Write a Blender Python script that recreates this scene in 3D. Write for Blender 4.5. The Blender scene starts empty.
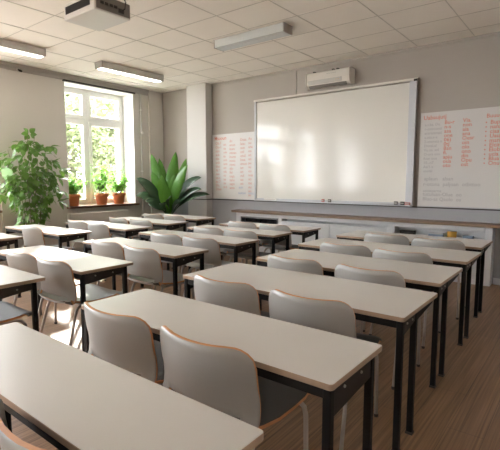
import bpy, bmesh, math, random
from mathutils import Vector, Matrix

random.seed(7)
SC = bpy.context.scene
COL = SC.collection
PI = math.pi

# ------------------------------------------------------------------ materials
def new_mat(name):
    m = bpy.data.materials.new(name)
    m.use_nodes = True
    nt = m.node_tree
    return m, nt, nt.nodes['Principled BSDF']

def setin(b, k, v):
    if k in b.inputs:
        b.inputs[k].default_value = v

def mat(name, col, rough=0.5, metal=0.0, spec=0.5, noise=0.0, nscale=8.0, coat=0.0, bump=0.0, bscale=200.0):
    m, nt, b = new_mat(name)
    setin(b, 'Base Color', (*col, 1)); setin(b, 'Roughness', rough); setin(b, 'Metallic', metal)
    setin(b, 'Specular IOR Level', spec); setin(b, 'Coat Weight', coat); setin(b, 'Coat Roughness', 0.15)
    tc = nt.nodes.new('ShaderNodeTexCoord')
    if noise > 0:
        n = nt.nodes.new('ShaderNodeTexNoise'); n.inputs['Scale'].default_value = nscale
        n.inputs['Detail'].default_value = 4
        nt.links.new(tc.outputs['Object'], n.inputs['Vector'])
        r = nt.nodes.new('ShaderNodeMapRange')
        r.inputs['To Min'].default_value = 1 - noise; r.inputs['To Max'].default_value = 1 + noise
        nt.links.new(n.outputs['Fac'], r.inputs['Value'])
        mx = nt.nodes.new('ShaderNodeMix'); mx.data_type = 'RGBA'; mx.blend_type = 'MULTIPLY'
        mx.inputs['Factor'].default_value = 1
        mx.inputs['A'].default_value = (*col, 1)
        nt.links.new(r.outputs['Result'], mx.inputs['B'])
        nt.links.new(mx.outputs['Result'], b.inputs['Base Color'])
    if bump > 0:
        n2 = nt.nodes.new('ShaderNodeTexNoise'); n2.inputs['Scale'].default_value = bscale
        nt.links.new(tc.outputs['Object'], n2.inputs['Vector'])
        bp = nt.nodes.new('ShaderNodeBump'); bp.inputs['Strength'].default_value = bump
        bp.inputs['Distance'].default_value = 0.002
        nt.links.new(n2.outputs['Fac'], bp.inputs['Height']); nt.links.new(bp.outputs['Normal'], b.inputs['Normal'])
    return m

def floor_mat():
    m, nt, b = new_mat('oak_strip_floor')
    tc = nt.nodes.new('ShaderNodeTexCoord')
    mp = nt.nodes.new('ShaderNodeMapping'); mp.inputs['Rotation'].default_value = (0, 0, PI/2)
    nt.links.new(tc.outputs['Object'], mp.inputs['Vector'])
    br = nt.nodes.new('ShaderNodeTexBrick')
    br.inputs['Scale'].default_value = 1.0
    br.inputs['Brick Width'].default_value = 1.3; br.inputs['Row Height'].default_value = 0.19
    br.inputs['Mortar Size'].default_value = 0.0022
    br.inputs['Color1'].default_value = (0.29, 0.175, 0.10, 1)
    br.inputs['Color2'].default_value = (0.255, 0.152, 0.087, 1)
    br.inputs['Mortar'].default_value = (0.17, 0.105, 0.065, 1)
    br.offset = 0.37
    nt.links.new(mp.outputs['Vector'], br.inputs['Vector'])
    mp2 = nt.nodes.new('ShaderNodeMapping'); mp2.inputs['Scale'].default_value = (75, 1.2, 1)
    nt.links.new(tc.outputs['Object'], mp2.inputs['Vector'])
    n = nt.nodes.new('ShaderNodeTexNoise'); n.inputs['Scale'].default_value = 1.0; n.inputs['Detail'].default_value = 5
    nt.links.new(mp2.outputs['Vector'], n.inputs['Vector'])
    r = nt.nodes.new('ShaderNodeMapRange')
    r.inputs['From Min'].default_value = 0.3; r.inputs['From Max'].default_value = 0.7
    r.inputs['To Min'].default_value = 0.62; r.inputs['To Max'].default_value = 1.35
    nt.links.new(n.outputs['Fac'], r.inputs['Value'])
    mx = nt.nodes.new('ShaderNodeMix'); mx.data_type = 'RGBA'; mx.blend_type = 'MULTIPLY'; mx.inputs['Factor'].default_value = 1
    nt.links.new(br.outputs['Color'], mx.inputs['A']); nt.links.new(r.outputs['Result'], mx.inputs['B'])
    nt.links.new(mx.outputs['Result'], b.inputs['Base Color'])
    setin(b, 'Roughness', 0.42)
    return m

def glass_mat(name, tint=(1, 1, 1), refl=0.12):
    m = bpy.data.materials.new(name); m.use_nodes = True
    nt = m.node_tree; nt.nodes.clear()
    out = nt.nodes.new('ShaderNodeOutputMaterial')
    tr = nt.nodes.new('ShaderNodeBsdfTransparent'); tr.inputs['Color'].default_value = (*tint, 1)
    gl = nt.nodes.new('ShaderNodeBsdfGlossy'); gl.inputs['Roughness'].default_value = 0.03
    mx = nt.nodes.new('ShaderNodeMixShader')
    lw = nt.nodes.new('ShaderNodeLayerWeight'); lw.inputs['Blend'].default_value = 0.5
    pw = nt.nodes.new('ShaderNodeMath'); pw.operation = 'POWER'; pw.inputs[1].default_value = 5
    ma = nt.nodes.new('ShaderNodeMath'); ma.operation = 'MULTIPLY_ADD'; ma.inputs[1].default_value = 0.9; ma.inputs[2].default_value = 0.04
    nt.links.new(lw.outputs['Facing'], pw.inputs[0]); nt.links.new(pw.outputs[0], ma.inputs[0])
    nt.links.new(ma.outputs[0], mx.inputs['Fac'])
    nt.links.new(tr.outputs['BSDF'], mx.inputs[1]); nt.links.new(gl.outputs['BSDF'], mx.inputs[2])
    nt.links.new(mx.outputs['Shader'], out.inputs['Surface'])
    return m

def emit_mat(name, col, strength):
    m, nt, b = new_mat(name)
    setin(b, 'Base Color', (0.85, 0.85, 0.83, 1))
    setin(b, 'Emission Color', (*col, 1)); setin(b, 'Emission Strength', strength)
    return m

def leaf_mat(name, col, rough=0.45, trans=0.25, var=0.35, nscale=6.0):
    m = mat(name, col, rough, noise=var, nscale=nscale)
    nt = m.node_tree; b = nt.nodes['Principled BSDF']
    out = [n for n in nt.nodes if n.type == 'OUTPUT_MATERIAL'][0]
    t = nt.nodes.new('ShaderNodeBsdfTranslucent')
    t.inputs['Color'].default_value = (min(1, col[0]*1.6), min(1, col[1]*1.5), col[2], 1)
    mx = nt.nodes.new('ShaderNodeMixShader'); mx.inputs['Fac'].default_value = trans
    nt.links.new(b.outputs['BSDF'], mx.inputs[1]); nt.links.new(t.outputs['BSDF'], mx.inputs[2])
    nt.links.new(mx.outputs['Shader'], out.inputs['Surface'])
    return m

M = dict(
    floor=floor_mat(),
    wall=mat('taupe_wall_paint', (0.62, 0.59, 0.55), 0.8, noise=0.04, nscale=2.0),
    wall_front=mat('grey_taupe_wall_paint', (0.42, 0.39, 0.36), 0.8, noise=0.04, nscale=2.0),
    pillar=mat('pale_pillar_paint', (0.58, 0.57, 0.555), 0.75),
    dado=mat('blue_grey_dado_paint', (0.36, 0.37, 0.405), 0.6),
    reveal=mat('white_reveal_paint', (0.82, 0.81, 0.79), 0.7),
    ceil=mat('mineral_ceiling_tile', (0.84, 0.785, 0.715), 0.85, noise=0.03, nscale=3.0, bump=0.2, bscale=120),
    tbar=mat('ceiling_tee_bar', (0.55, 0.50, 0.44), 0.35, metal=0.0),
    cornice=mat('cornice_paint', (0.40, 0.37, 0.34), 0.6),
    upvc=mat('white_window_plastic', (0.82, 0.82, 0.80), 0.35),
    glass=glass_mat('window_glass'),
    darkglass=glass_mat('smoked_cabinet_glass', (0.55, 0.57, 0.6)),
    sill=mat('red_brown_sill_wood', (0.27, 0.15, 0.10), 0.4, noise=0.2, nscale=12),
    radiator=mat('radiator_enamel', (0.60, 0.57, 0.53), 0.45),
    lam=mat('white_desk_laminate', (0.655, 0.645, 0.62), 0.36, noise=0.02, nscale=5),
    edge=mat('beech_edge_band', (0.40, 0.29, 0.21), 0.5, noise=0.1, nscale=20),
    black=mat('black_powder_coat', (0.012, 0.012, 0.013), 0.55, spec=0.25),
    rail=mat('dark_brown_rail_metal', (0.028, 0.023, 0.021), 0.5, spec=0.3),
    bolt=mat('zinc_bolt', (0.45, 0.44, 0.42), 0.35, metal=0.8),
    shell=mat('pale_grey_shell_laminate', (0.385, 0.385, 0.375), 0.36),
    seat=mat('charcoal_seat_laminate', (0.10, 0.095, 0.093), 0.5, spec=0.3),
    ply=mat('orange_plywood_rim', (0.58, 0.27, 0.11), 0.45, noise=0.15, nscale=30),
    tube=mat('grey_steel_tube', (0.42, 0.38, 0.35), 0.38, metal=0.55),
    glide=mat('dark_plastic_glide', (0.06, 0.055, 0.05), 0.5),
    board=mat('glossy_white_board_enamel', (0.73, 0.72, 0.685), 0.12, spec=0.5),
    alu=mat('satin_aluminium', (0.50, 0.525, 0.57), 0.4, metal=0.25),
    paper=mat('matt_white_sheet', (0.64, 0.63, 0.625), 0.55),
    red=mat('red_marker_ink', (0.66, 0.25, 0.19), 0.6),
    palered=mat('faded_red_marker_ink', (0.62, 0.36, 0.32), 0.6),
    grey=mat('grey_marker_ink', (0.47, 0.455, 0.47), 0.6),
    blue=mat('faded_blue_ink', (0.42, 0.47, 0.60), 0.6),
    cab=mat('white_cabinet_paint', (0.66, 0.68, 0.71), 0.5),
    cabpanel=mat('pale_blue_grey_panel', (0.60, 0.625, 0.66), 0.45),
    cabdark=mat('grey_cabinet_recess', (0.22, 0.225, 0.235), 0.6),
    ledge=mat('brown_ledge_wood', (0.20, 0.135, 0.095), 0.45, noise=0.2, nscale=14),
    ac=mat('cream_plastic', (0.70, 0.67, 0.62), 0.4),
    acband=mat('grey_plastic_flap', (0.47, 0.455, 0.43), 0.4),
    acdark=mat('shaded_grey_plastic', (0.26, 0.25, 0.235), 0.5),
    dark=mat('dark_plastic', (0.04, 0.038, 0.036), 0.5),
    proj=mat('light_grey_projector_plastic', (0.62, 0.60, 0.57), 0.45),
    projdark=mat('brown_grey_projector_plastic', (0.2, 0.18, 0.165), 0.5),
    lamp=mat('white_lamp_housing', (0.62, 0.60, 0.56), 0.4),
    lampoff=mat('unlit_opal_diffuser', (0.56, 0.585, 0.58), 0.35),
    lampcap=mat('grey_lamp_end_cap', (0.36, 0.335, 0.31), 0.5),
    lampon=emit_mat('lit_opal_diffuser', (1.0, 0.955, 0.88), 6.5),
    terra=mat('terracotta', (0.66, 0.235, 0.09), 0.7, noise=0.12, nscale=14),
    soil=mat('potting_soil', (0.04, 0.028, 0.02), 0.95, noise=0.3, nscale=40),
    potdark=mat('dark_grey_planter', (0.055, 0.055, 0.06), 0.5),
    potgrey=mat('grey_planter', (0.25, 0.24, 0.23), 0.6),
    leafA=leaf_mat('climber_leaf', (0.115, 0.235, 0.05)),
    leafPale=leaf_mat('pale_mint_leaf', (0.36, 0.56, 0.40), trans=0.2, var=0.05),
    leafB=leaf_mat('herb_leaf', (0.25, 0.48, 0.12), trans=0.45),
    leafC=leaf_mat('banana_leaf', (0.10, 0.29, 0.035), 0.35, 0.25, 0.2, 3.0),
    leafD=leaf_mat('shaded_banana_leaf', (0.03, 0.08, 0.033), 0.35, 0.1, 0.2, 3.0),  # darkened copy of the leaf green, for the leaves in shade
    stem=mat('green_brown_stem', (0.14, 0.16, 0.06), 0.6),
    bark=mat('grey_bark', (0.20, 0.17, 0.14), 0.9, noise=0.3, nscale=10),
    treeleaf=leaf_mat('pale_spring_tree_leaf', (0.185, 0.22, 0.125), 0.6, 0.3, 0.25, 2.0),
    grass=mat('pale_paving', (0.36, 0.34, 0.31), 0.9, noise=0.3, nscale=3),
    orange=mat('orange_yellow_card', (0.62, 0.36, 0.06), 0.6),
    bluebox=mat('slate_blue_card', (0.24, 0.31, 0.42), 0.6),
    white=mat('white_plastic', (0.78, 0.77, 0.75), 0.4),
    redplastic=mat('dull_red_plastic', (0.50, 0.16, 0.15), 0.5),
)

# ------------------------------------------------------------------ mesh helpers
class MB:
    def __init__(self):
        self.v = []; self.f = []; self.m = []; self.s = []
    def add(self, vs, fs, mi=0, smooth=False):
        o = len(self.v); self.v += [tuple(p) for p in vs]
        for f in fs:
            self.f.append([i + o for i in f]); self.m.append(mi); self.s.append(smooth)
    def box(self, x0, x1, y0, y1, z0, z1, mi=0):
        vs = [(x0,y0,z0),(x1,y0,z0),(x1,y1,z0),(x0,y1,z0),(x0,y0,z1),(x1,y0,z1),(x1,y1,z1),(x0,y1,z1)]
        self.add(vs, [(0,3,2,1),(4,5,6,7),(0,1,5,4),(1,2,6,5),(2,3,7,6),(3,0,4,7)], mi)
    def prism(self, pts, z0, z1, mi=0, side=None, axis='z', smooth_side=False):
        """outline pts (2-D, counter clockwise) extruded along an axis"""
        n = len(pts)
        def P(a, b, c):
            return {'z': (a, b, c), 'x': (c, a, b), 'y': (b, c, a)}[axis]
        vs = [P(p[0], p[1], z0) for p in pts] + [P(p[0], p[1], z1) for p in pts]
        self.add(vs, [list(range(n))[::-1], [n + i for i in range(n)]], mi)
        o = len(self.v) - 2*n
        for i in range(n):
            j = (i + 1) % n
            self.f.append([o+i, o+j, o+n+j, o+n+i]); self.m.append(mi if side is None else side); self.s.append(smooth_side)
    def tube(self, path, r, n=8, mi=0, cap=True, radii=None):
        path = [Vector(p) for p in path]
        rings = []
        prev = None
        for i, p in enumerate(path):
            if i == 0: t = path[1] - p
            elif i == len(path)-1: t = p - path[-2]
            else: t = (path[i+1]-p).normalized() + (p-path[i-1]).normalized()
            t.normalize()
            if prev is None:
                a = Vector((0,0,1)) if abs(t.z) < 0.9 else Vector((1,0,0))
                u = t.cross(a).normalized()
            else:
                u = (prev - t*prev.dot(t)).normalized()
            prev = u
            w = t.cross(u)
            rr = radii[i] if radii else r
            rings.append([p + (u*math.cos(2*PI*k/n) + w*math.sin(2*PI*k/n))*rr for k in range(n)])
        o = len(self.v)
        for rg in rings: self.v += [tuple(q) for q in rg]
        for i in range(len(rings)-1):
            for k in range(n):
                k2 = (k+1) % n
                self.f.append([o+i*n+k, o+i*n+k2, o+(i+1)*n+k2, o+(i+1)*n+k]); self.m.append(mi); self.s.append(True)
        if cap:
            self.f.append([o+k for k in range(n)][::-1]); self.m.append(mi); self.s.append(False)
            e = o+(len(rings)-1)*n
            self.f.append([e+k for k in range(n)]); self.m.append(mi); self.s.append(False)
    def lathe(self, prof, n=24, mi=0, c=(0,0,0)):
        o = len(self.v)
        for r, z in prof:
            for k in range(n):
                a = 2*PI*k/n
                self.v.append((c[0]+r*math.cos(a), c[1]+r*math.sin(a), c[2]+z))
        for i in range(len(prof)-1):
            for k in range(n):
                k2 = (k+1) % n
                self.f.append([o+i*n+k, o+i*n+k2, o+(i+1)*n+k2, o+(i+1)*n+k]); self.m.append(mi); self.s.append(True)
    def build(self, name, mats, parent=None, loc=(0,0,0), fix=True):
        me = bpy.data.meshes.new(name)
        me.from_pydata(self.v, [], self.f)
        if not isinstance(mats, (list, tuple)): mats = [mats]
        for k in mats: me.materials.append(M[k] if isinstance(k, str) else k)
        me.polygons.foreach_set('material_index', self.m)
        me.polygons.foreach_set('use_smooth', self.s)
        me.update()
        if fix:
            bm = bmesh.new(); bm.from_mesh(me)
            bmesh.ops.recalc_face_normals(bm, faces=bm.faces)
            bm.to_mesh(me); bm.free()
        o = bpy.data.objects.new(name, me)
        o.location = loc
        COL.objects.link(o)
        if parent: o.parent = parent
        return o

def bevel(o, w=0.004, seg=2):
    md = o.modifiers.new('bevel', 'BEVEL'); md.width = w; md.segments = seg; md.limit_method = 'ANGLE'
    return o

def tag(o, label, cat, group=None, kind=None):
    o['label'] = label; o['category'] = cat
    if group: o['group'] = group
    if kind: o['kind'] = kind
    return o

def thing(name, label, cat, loc=(0,0,0), rotz=0, group=None):
    o = bpy.data.objects.new(name, None); COL.objects.link(o)
    o.empty_display_size = 0.1
    o.location = loc; o.rotation_euler = (0, 0, rotz)
    return tag(o, label, cat, group)

def structure(o, label=None, cat=None):
    o['kind'] = 'structure'
    if label: o['label'] = label
    if cat: o['category'] = cat
    return o

def copy_tree(o, parent=None):
    c = o.copy(); COL.objects.link(c)
    if parent: c.parent = parent
    for ch in list(o.children): copy_tree(ch, c)
    return c

def rrect(x0, x1, y0, y1, r, n=5):
    pts = []
    for cx, cy, a0 in ((x1-r, y0+r, -PI/2), (x1-r, y1-r, 0), (x0+r, y1-r, PI/2), (x0+r, y0+r, PI)):
        for k in range(n+1):
            a = a0 + PI/2*k/n
            pts.append((cx + r*math.cos(a), cy + r*math.sin(a)))
    return pts

# ------------------------------------------------------------------ room shell
XL, XR, YF, YB, H = -7.75, 1.35, 6.70, -5.4, 3.36
XO = -8.40                                   # outer face of the window wall
b = MB(); b.box(XO, XR+0.2, YB-0.2, YF+0.2, -0.15, 0)
structure(b.build('floor', 'floor'), 'brown wood strip floor with long streaks', 'floor')
b = MB(); b.box(XO, XR+0.2, YB-0.2, YF+0.2, H, H+0.15)
structure(b.build('ceiling', 'ceil'), 'beige suspended tile ceiling', 'ceiling')
# tee bars of the suspended ceiling
b = MB()
x = -7.37
while x < XR:
    b.box(x-0.0045, x+0.0045, YB, YF, H-0.004, H+0.01); x += 0.75
y = 6.35
while y > YB:
    b.box(XL, XR, y-0.004, y+0.004, H-0.0035, H+0.01); y -= 0.59
structure(b.build('ceiling_grid', 'tbar'), 'thin dark tee bar grid between the ceiling tiles', 'ceiling grid')

WINS = [(4.37, 5.90), (1.0, 3.10), (-1.3, 0.7), (-4.85, -2.35)]
WZ0, WZ1 = 0.92, 3.22
b = MB()
ys = [YF+0.2]
for a, c in WINS: ys += [c, a]
ys.append(YB-0.2)
for i in range(0, len(ys), 2):
    b.box(XO, XL, ys[i+1], ys[i], 0, H)
for a, c in WINS:
    b.box(XO, XL, a, c, 0, WZ0-0.04); b.box(XO, XL, a, c, WZ1, H)
structure(b.build('wall_left', 'wall'), 'taupe plaster window wall', 'wall')
b = MB(); b.box(XL, XR+0.2, YF, YF+0.2, 0, H)
structure(b.build('wall_front', 'wall_front'), 'grey taupe plaster wall behind the whiteboard', 'wall')
b = MB(); b.box(XR, XR+0.2, YB-0.2, YF, 0, H)
structure(b.build('wall_right', 'wall'), 'taupe plaster right wall', 'wall')
b = MB(); b.box(XL, XR, YB-0.2, YB, 0, H)
structure(b.build('wall_back', 'wall'), 'taupe plaster back wall', 'wall')
# lower wall band and its dark rail, on the wall and around the pillar
b = MB(); b.box(XL, XR, YF-0.012, YF, 0, 1.025)
structure(b.build('trim_1', 'dado'), 'blue grey lower band of the front wall', 'wall band')
b = MB(); b.box(-6.21, XR, YF-0.022, YF-0.0125, 1.012, 1.03)
b.box(-6.775, -6.195, 6.485, 6.4995, 1.012, 1.03)
b.box(-6.2095, -6.195, 6.4995, YF-0.0225, 1.012, 1.03)
structure(b.build('trim_2', 'dark'), 'thin dark rail along the front wall', 'rail')
b = MB(); b.box(-6.76, -6.21, 6.5, YF-0.0125, 0, H)
structure(bevel(b.build('pillar', 'pillar'), 0.01, 2), 'pale square pillar in the corner', 'pillar')
b = MB(); b.box(XL, XL+0.03, 6.30, YF-0.0125, 0, H)
structure(b.build('trim_3', 'wall'), 'shallow plaster strip beside the corner', 'trim')
b = MB(); b.box(XL, XL+0.04, 3.16, 3.345, 0, H-0.12)
structure(b.build('trim_4', 'wall'), 'shallow plaster pier at left edge', 'trim')
# cornice along the window wall: two steps
b = MB()
b.prism([(XL+0.0005, H-0.10), (XL+0.02, H-0.10), (XL+0.022, H-0.055), (XL+0.045, H-0.05), (XL+0.05, H-0.005), (XL+0.0005, H-0.005)][::1], YB, 6.295, axis='y') if False else None
b.box(XL+0.0005, XL+0.022, YB, 6.295, H-0.115, H-0.06)
b.box(XL+0.0005, XL+0.045, YB, 6.295, H-0.0595, H-0.0005)
structure(b.build('trim_5', 'cornice'), 'stepped grey cornice above the window wall', 'cornice')
b = MB(); b.box(XL, XR, YF-0.02, YF-0.0005, H-0.035, H-0.0005)
structure(b.build('trim_6', 'cornice'), 'narrow edge trim above the front wall', 'trim')
b = MB(); b.box(-0.98, XR, YF-0.03, YF-0.0125, 0.0005, 0.09)
structure(b.build('baseboard_front', 'cab'), 'white baseboard right of the low cabinet', 'baseboard')

# windows
def window(idx, y0, y1, label):
    root = bpy.data.objects.new('window_%d' % idx, None); COL.objects.link(root)
    root.location = (XL, (y0+y1)/2, WZ0); structure(root, label, 'window')
    inv = Vector((-XL, -(y0+y1)/2, -WZ0))
    def part(bm, name, m, bev=0):
        o = bm.build(name, m, root, inv)
        if bev: bevel(o, bev, 2)
        return o
    xa, xb = -8.19, -8.12
    mid = (y0+y1)/2 - 0.105 if idx == 1 else (y0+y1)/2
    ty = 2.615                               # transom
    f = MB()
    f.box(xa, xb, y0+0.002, y0+0.05, WZ0+0.002, WZ1-0.002)
    f.box(xa, xb, y1-0.05, y1-0.002, WZ0+0.002, WZ1-0.002)
    f.box(xa, xb, y0+0.0505, y1-0.0505, WZ0+0.002, WZ0+0.05)
    f.box(xa, xb, y0+0.0505, y1-0.0505, WZ1-0.05, WZ1-0.002)
    f.box(xa, xb, mid-0.03, mid+0.03, WZ0+0.0505, WZ1-0.0505)
    for a, c in ((y0+0.0505, mid-0.0305), (mid+0.0305, y1-0.0505)):
        f.box(xa, xb, a, c, ty-0.03, ty+0.03)
    part(f, 'window_frame', 'upvc', 0.006)
    for a, c in ((y0+0.051, mid-0.031), (mid+0.031, y1-0.051)):
        for z0, z1 in ((WZ0+0.051, ty-0.031), (ty+0.031, WZ1-0.051)):
            s = MB(); w = 0.065
            s.box(xa+0.01, xb+0.018, a, a+w, z0, z1); s.box(xa+0.01, xb+0.018, c-w, c, z0, z1)
            s.box(xa+0.01, xb+0.018, a+w, c-w, z0, z0+w); s.box(xa+0.01, xb+0.018, a+w, c-w, z1-w, z1)
            so = part(s, 'sash', 'upvc', 0.006)
            g = MB(); g.box(-8.160, -8.154, a+w-0.004, c-w+0.004, z0+w-0.004, z1-w+0.004)
            go = g.build('pane', 'glass', so)
    h = MB(); h.box(xb+0.019, xb+0.03, mid+0.05, mid+0.08, 1.70, 1.80); h.box(xb+0.03, xb+0.055, mid+0.055, mid+0.075, 1.60, 1.77)
    part(h, 'window_handle', 'white', 0.004)
    r = MB()                                   # white lining of the reveal
    r.box(xb+0.001, XL, y0, y0+0.004, WZ0, WZ1); r.box(xb+0.001, XL, y1-0.004, y1, WZ0, WZ1)
    r.box(xb+0.001, XL, y0+0.004, y1-0.004, WZ1-0.004, WZ1)
    r.box(XO, xa-0.001, y0, y0+0.004, WZ0, WZ1); r.box(XO, xa-0.001, y1-0.004, y1, WZ0, WZ1)
    part(r, 'reveal_lining', 'reveal')
    s = MB(); s.box(XL-0.369, XL+0.07, y0-0.05 if False else y0+0.0005, y1-0.0005, WZ0-0.04, WZ0)
    s.box(XL+0.0005, XL+0.07, y0-0.05, y1+0.05, WZ0-0.04, WZ0-0.0002)
    part(s, 'window_sill', 'sill', 0.004)
    c = MB(); c.box(XL+0.0005, XL+0.05, y0-0.03, y1+0.03, WZ1+0.005, WZ1+0.03)
    part(c, 'curtain_rail', 'rail')
    return root
window(1, *WINS[0], 'tall white four-pane window over the potted plants')
window(2, *WINS[1], 'white window nearer the back of the room')
window(3, *WINS[2], 'white window beside the camera position')
window(4, *WINS[3], 'white window behind the camera position')

# radiator under the window
t = thing('radiator', 'cream panel radiator under the wooden window sill', 'radiator', (-7.62, 4.95, 0.0))
b = MB(); b.box(-0.05, 0.05, -0.68, 0.62, 0.14, 0.80)
bevel(b.build('radiator_panel', 'radiator', t), 0.012, 3)
b = MB()
for k in range(40):
    yy = -0.66 + k*0.0318
    b.box(-0.035, 0.035, yy, yy+0.015, 0.801, 0.806)
b.build('top_grille', 'acband', t)
for yy in (-0.5, 0.45):
    b = MB(); b.box(-0.129, -0.05, yy, yy+0.04, 0.3, 0.7); b.build('wall_bracket', 'radiator', t)
b = MB(); b.tube([(0, 0.62, 0.2), (0, 0.7, 0.2), (-0.02, 0.72, 0.18), (-0.02, 0.72, 0.0)], 0.011)
b.build('supply_pipe', 'radiator', t)

# pipe beside the window, with its valve
t = thing('heating_pipe', 'thin pale vertical pipe between window and corner', 'pipe', (XL+0.035, 6.07, 0))
b = MB(); b.tube([(0,0,0.001), (0,0,1.0), (0,0,2.0), (0,0,H-0.12)], 0.016, 10); b.build('pipe_run', 'pillar', t)
b = MB(); b.tube([(0.005,0,2.43),(0.045,0,2.43),(0.05,0,2.43)], 0.02, 12, radii=[0.018,0.03,0.02]); b.build('valve_knob', 'white', t)
b = MB(); b.box(-0.034, 0.018, -0.02, 0.02, 1.6, 1.62); b.box(-0.034, 0.018, -0.02, 0.02, 2.9, 2.92); b.build('pipe_clip', 'white', t)
# sensor
t = thing('wall_sensor', 'small grey sensor high on the window wall', 'sensor', (XL, 3.55, 3.27))
b = MB(); b.box(0.0005, 0.03, -0.03, 0.03, -0.02, 0.03); bevel(b.build('sensor_body', 'acband', t), 0.006)
b = MB(); b.tube([(0.03,0,0),(0.06,0.02,-0.02),(0.08,0.03,-0.03)], 0.018, 10, radii=[0.014,0.02,0.018]); b.build('sensor_head', 'rail', t)

# ------------------------------------------------------------------ ceiling lights
def ceiling_light(loc, rotz, length, label, on):
    t = thing('ceiling_light', label, 'ceiling light', loc, rotz, 'strip lights under the ceiling')
    L = length/2
    b = MB()
    b.prism([(-0.105, -0.0045), (-0.098, -0.11), (0.098, -0.11), (0.105, -0.0045)], -L+0.012, L-0.012, axis='x')
    # axis x: (c, a, b) -> y = a, z = b
    bevel(b.build('housing', 'lamp' if on else 'lampoff', t), 0.006, 2)
    for s in (-1, 1):
        e = MB(); e.prism([(-0.107, -0.0045), (-0.100, -0.113), (0.100, -0.113), (0.107, -0.0045)], min(s*L, s*(L-0.0115)), max(s*L, s*(L-0.0115)), axis='x')
        e.build('end_cap', 'lampcap', t)
    d = MB(); d.box(-L+0.02, L-0.02, -0.055, 0.055, -0.117, -0.1105)
    bevel(d.build('diffuser', 'lampon' if on else 'lampoff', t), 0.004, 2)
    return t
ceiling_light((-6.60, 2.70, H), PI/2, 1.40, 'lit strip light at top left edge, before the window', True)
ceiling_light((-6.50, 4.93, H), PI/2, 1.30, 'lit strip light just in front of the window', True)
ceiling_light((-3.68, 4.74, H), 0.0, 1.16, 'unlit pale strip light before the whiteboard', False)

for x, y, where in ((-3.7, -1.2, 'over the middle of the room'), (-3.7, -3.6, 'by the back wall, middle'), (-6.6, -1.8, 'by the windows at the back')):  # unseen strip lights, added to fill the room with light
    ceiling_light((x, y, H), 0.0, 1.42, 'unseen fill strip light added behind the camera, ' + where, True)

# ------------------------------------------------------------------ projector
t = thing('ceiling_projector', 'grey ceiling projector with dark vent at top of view', 'projector', (-4.03, 2.63, H))
Z0, Z1 = -0.335, -0.185
b = MB(); b.prism(rrect(-0.275, 0.275, -0.175, 0.235, 0.02, 4), Z0, Z1)
bevel(b.build('projector_body', 'proj', t), 0.012, 3)
b = MB(); b.box(-0.225, 0.20, -0.181, -0.1755, Z0+0.05, Z1-0.03)
b.build('vent_grille', 'dark', t)
v = MB()
for k in range(11):
    v.box(-0.22, 0.195, -0.185, -0.1815, Z0+0.054+k*0.006, Z0+0.056+k*0.006)
v.build('vent_slats', 'rail', t)
b = MB(); b.box(0.2755, 0.282, -0.16, 0.215, Z0+0.012, Z1-0.01); pp = b.build('port_panel', 'projdark', t)
for k, yy in enumerate((-0.12, -0.07, -0.02, 0.03)):
    c = MB(); c.box(0.2825, 0.288, yy, yy+0.035, Z0+0.06, Z0+0.085); c.build('port', 'dark', pp)
c = MB(); c.box(0.2825, 0.292, 0.08, 0.14, Z0+0.03, Z0+0.07); c.build('socket', 'dark', pp)
b = MB(); b.tube([(0, 0, Z1-0.005), (0, 0, -0.1), (0, 0, -0.0305)], 0.025, 14); b.build('mount_pole', 'white', t)
b = MB(); b.lathe([(0.0, -0.03), (0.08, -0.03), (0.08, -0.005), (0.0, -0.005)], 20); b.build('ceiling_plate', 'white', t)
b = MB(); b.tube([(0.29, 0.11, Z0+0.05), (0.34, 0.115, Z0+0.06), (0.36, 0.11, Z0+0.12), (0.32, 0.08, Z0+0.2), (0.2, 0.03, Z0+0.26), (0.08, 0.01, -0.06), (0.06, 0.0, -0.0045)], 0.006, 8)
b.build('power_cable', 'dark', t)
b = MB(); b.tube([(0, 0.2355, -0.26), (0, 0.25, -0.26), (0, 0.265, -0.26)], 0.045, 18, radii=[0.05, 0.045, 0.04]); b.build('lens', 'dark', t)

# ------------------------------------------------------------------ air conditioner
t = thing('air_conditioner', 'cream wall air conditioner above the whiteboard', 'air conditioner', (-3.50, 6.70, 2.94))
b = MB(); b.prism([(-0.001, 0.02), (-0.13, 0.0), (-0.19, 0.05), (-0.205, 0.12), (-0.20, 0.235), (-0.18, 0.25), (-0.001, 0.25)][::-1], -0.375, 0.375, axis='x')
bevel(b.build('casing', 'ac', t), 0.008, 2)
for s in (-1, 1):
    b = MB(); x0, x1 = (0.3755, 0.40) if s > 0 else (-0.40, -0.3755)
    b.prism([(-0.001, 0.018), (-0.135, -0.003), (-0.195, 0.048), (-0.21, 0.12), (-0.205, 0.238), (-0.185, 0.254), (-0.001, 0.254)][::-1], x0, x1, axis='x')
    bevel(b.build('end_cover', 'ac', t), 0.006, 2)
b = MB(); b.prism([(-0.207, 0.12), (-0.196, 0.058), (-0.2, 0.055), (-0.2125, 0.12)], -0.34, 0.27, axis='x'); b.build('louvre_flap', 'acband', t)
b = MB(); b.prism([(-0.188, 0.042), (-0.14, 0.002), (-0.142, -0.002), (-0.193, 0.04)], -0.34, 0.34, axis='x'); b.build('outlet_slot', 'acdark', t)
for xx in (-0.3, 0.05, 0.13):
    b = MB(); b.box(xx, xx+0.03, -0.12, -0.06, 0.2545, 0.285); b.build('mount_lug', 'dark', t)
b = MB()
for k in range(5): b.box(0.0+k*0.035, 0.025+k*0.035, -0.2045, -0.2025, 0.195, 0.205)
b.build('badge_marks', 'acband', t)
b = MB(); b.box(0.20, 0.225, -0.2075, -0.203, 0.09, 0.10); b.box(0.16, 0.18, -0.2075, -0.203, 0.09, 0.10); b.build('status_lights', 'orange', t)
b = MB(); b.tube([(-4.20, YF-0.008, 2.90), (-4.20, YF-0.008, 3.1), (-4.20, YF-0.008, 3.32)], 0.007, 8)
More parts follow.
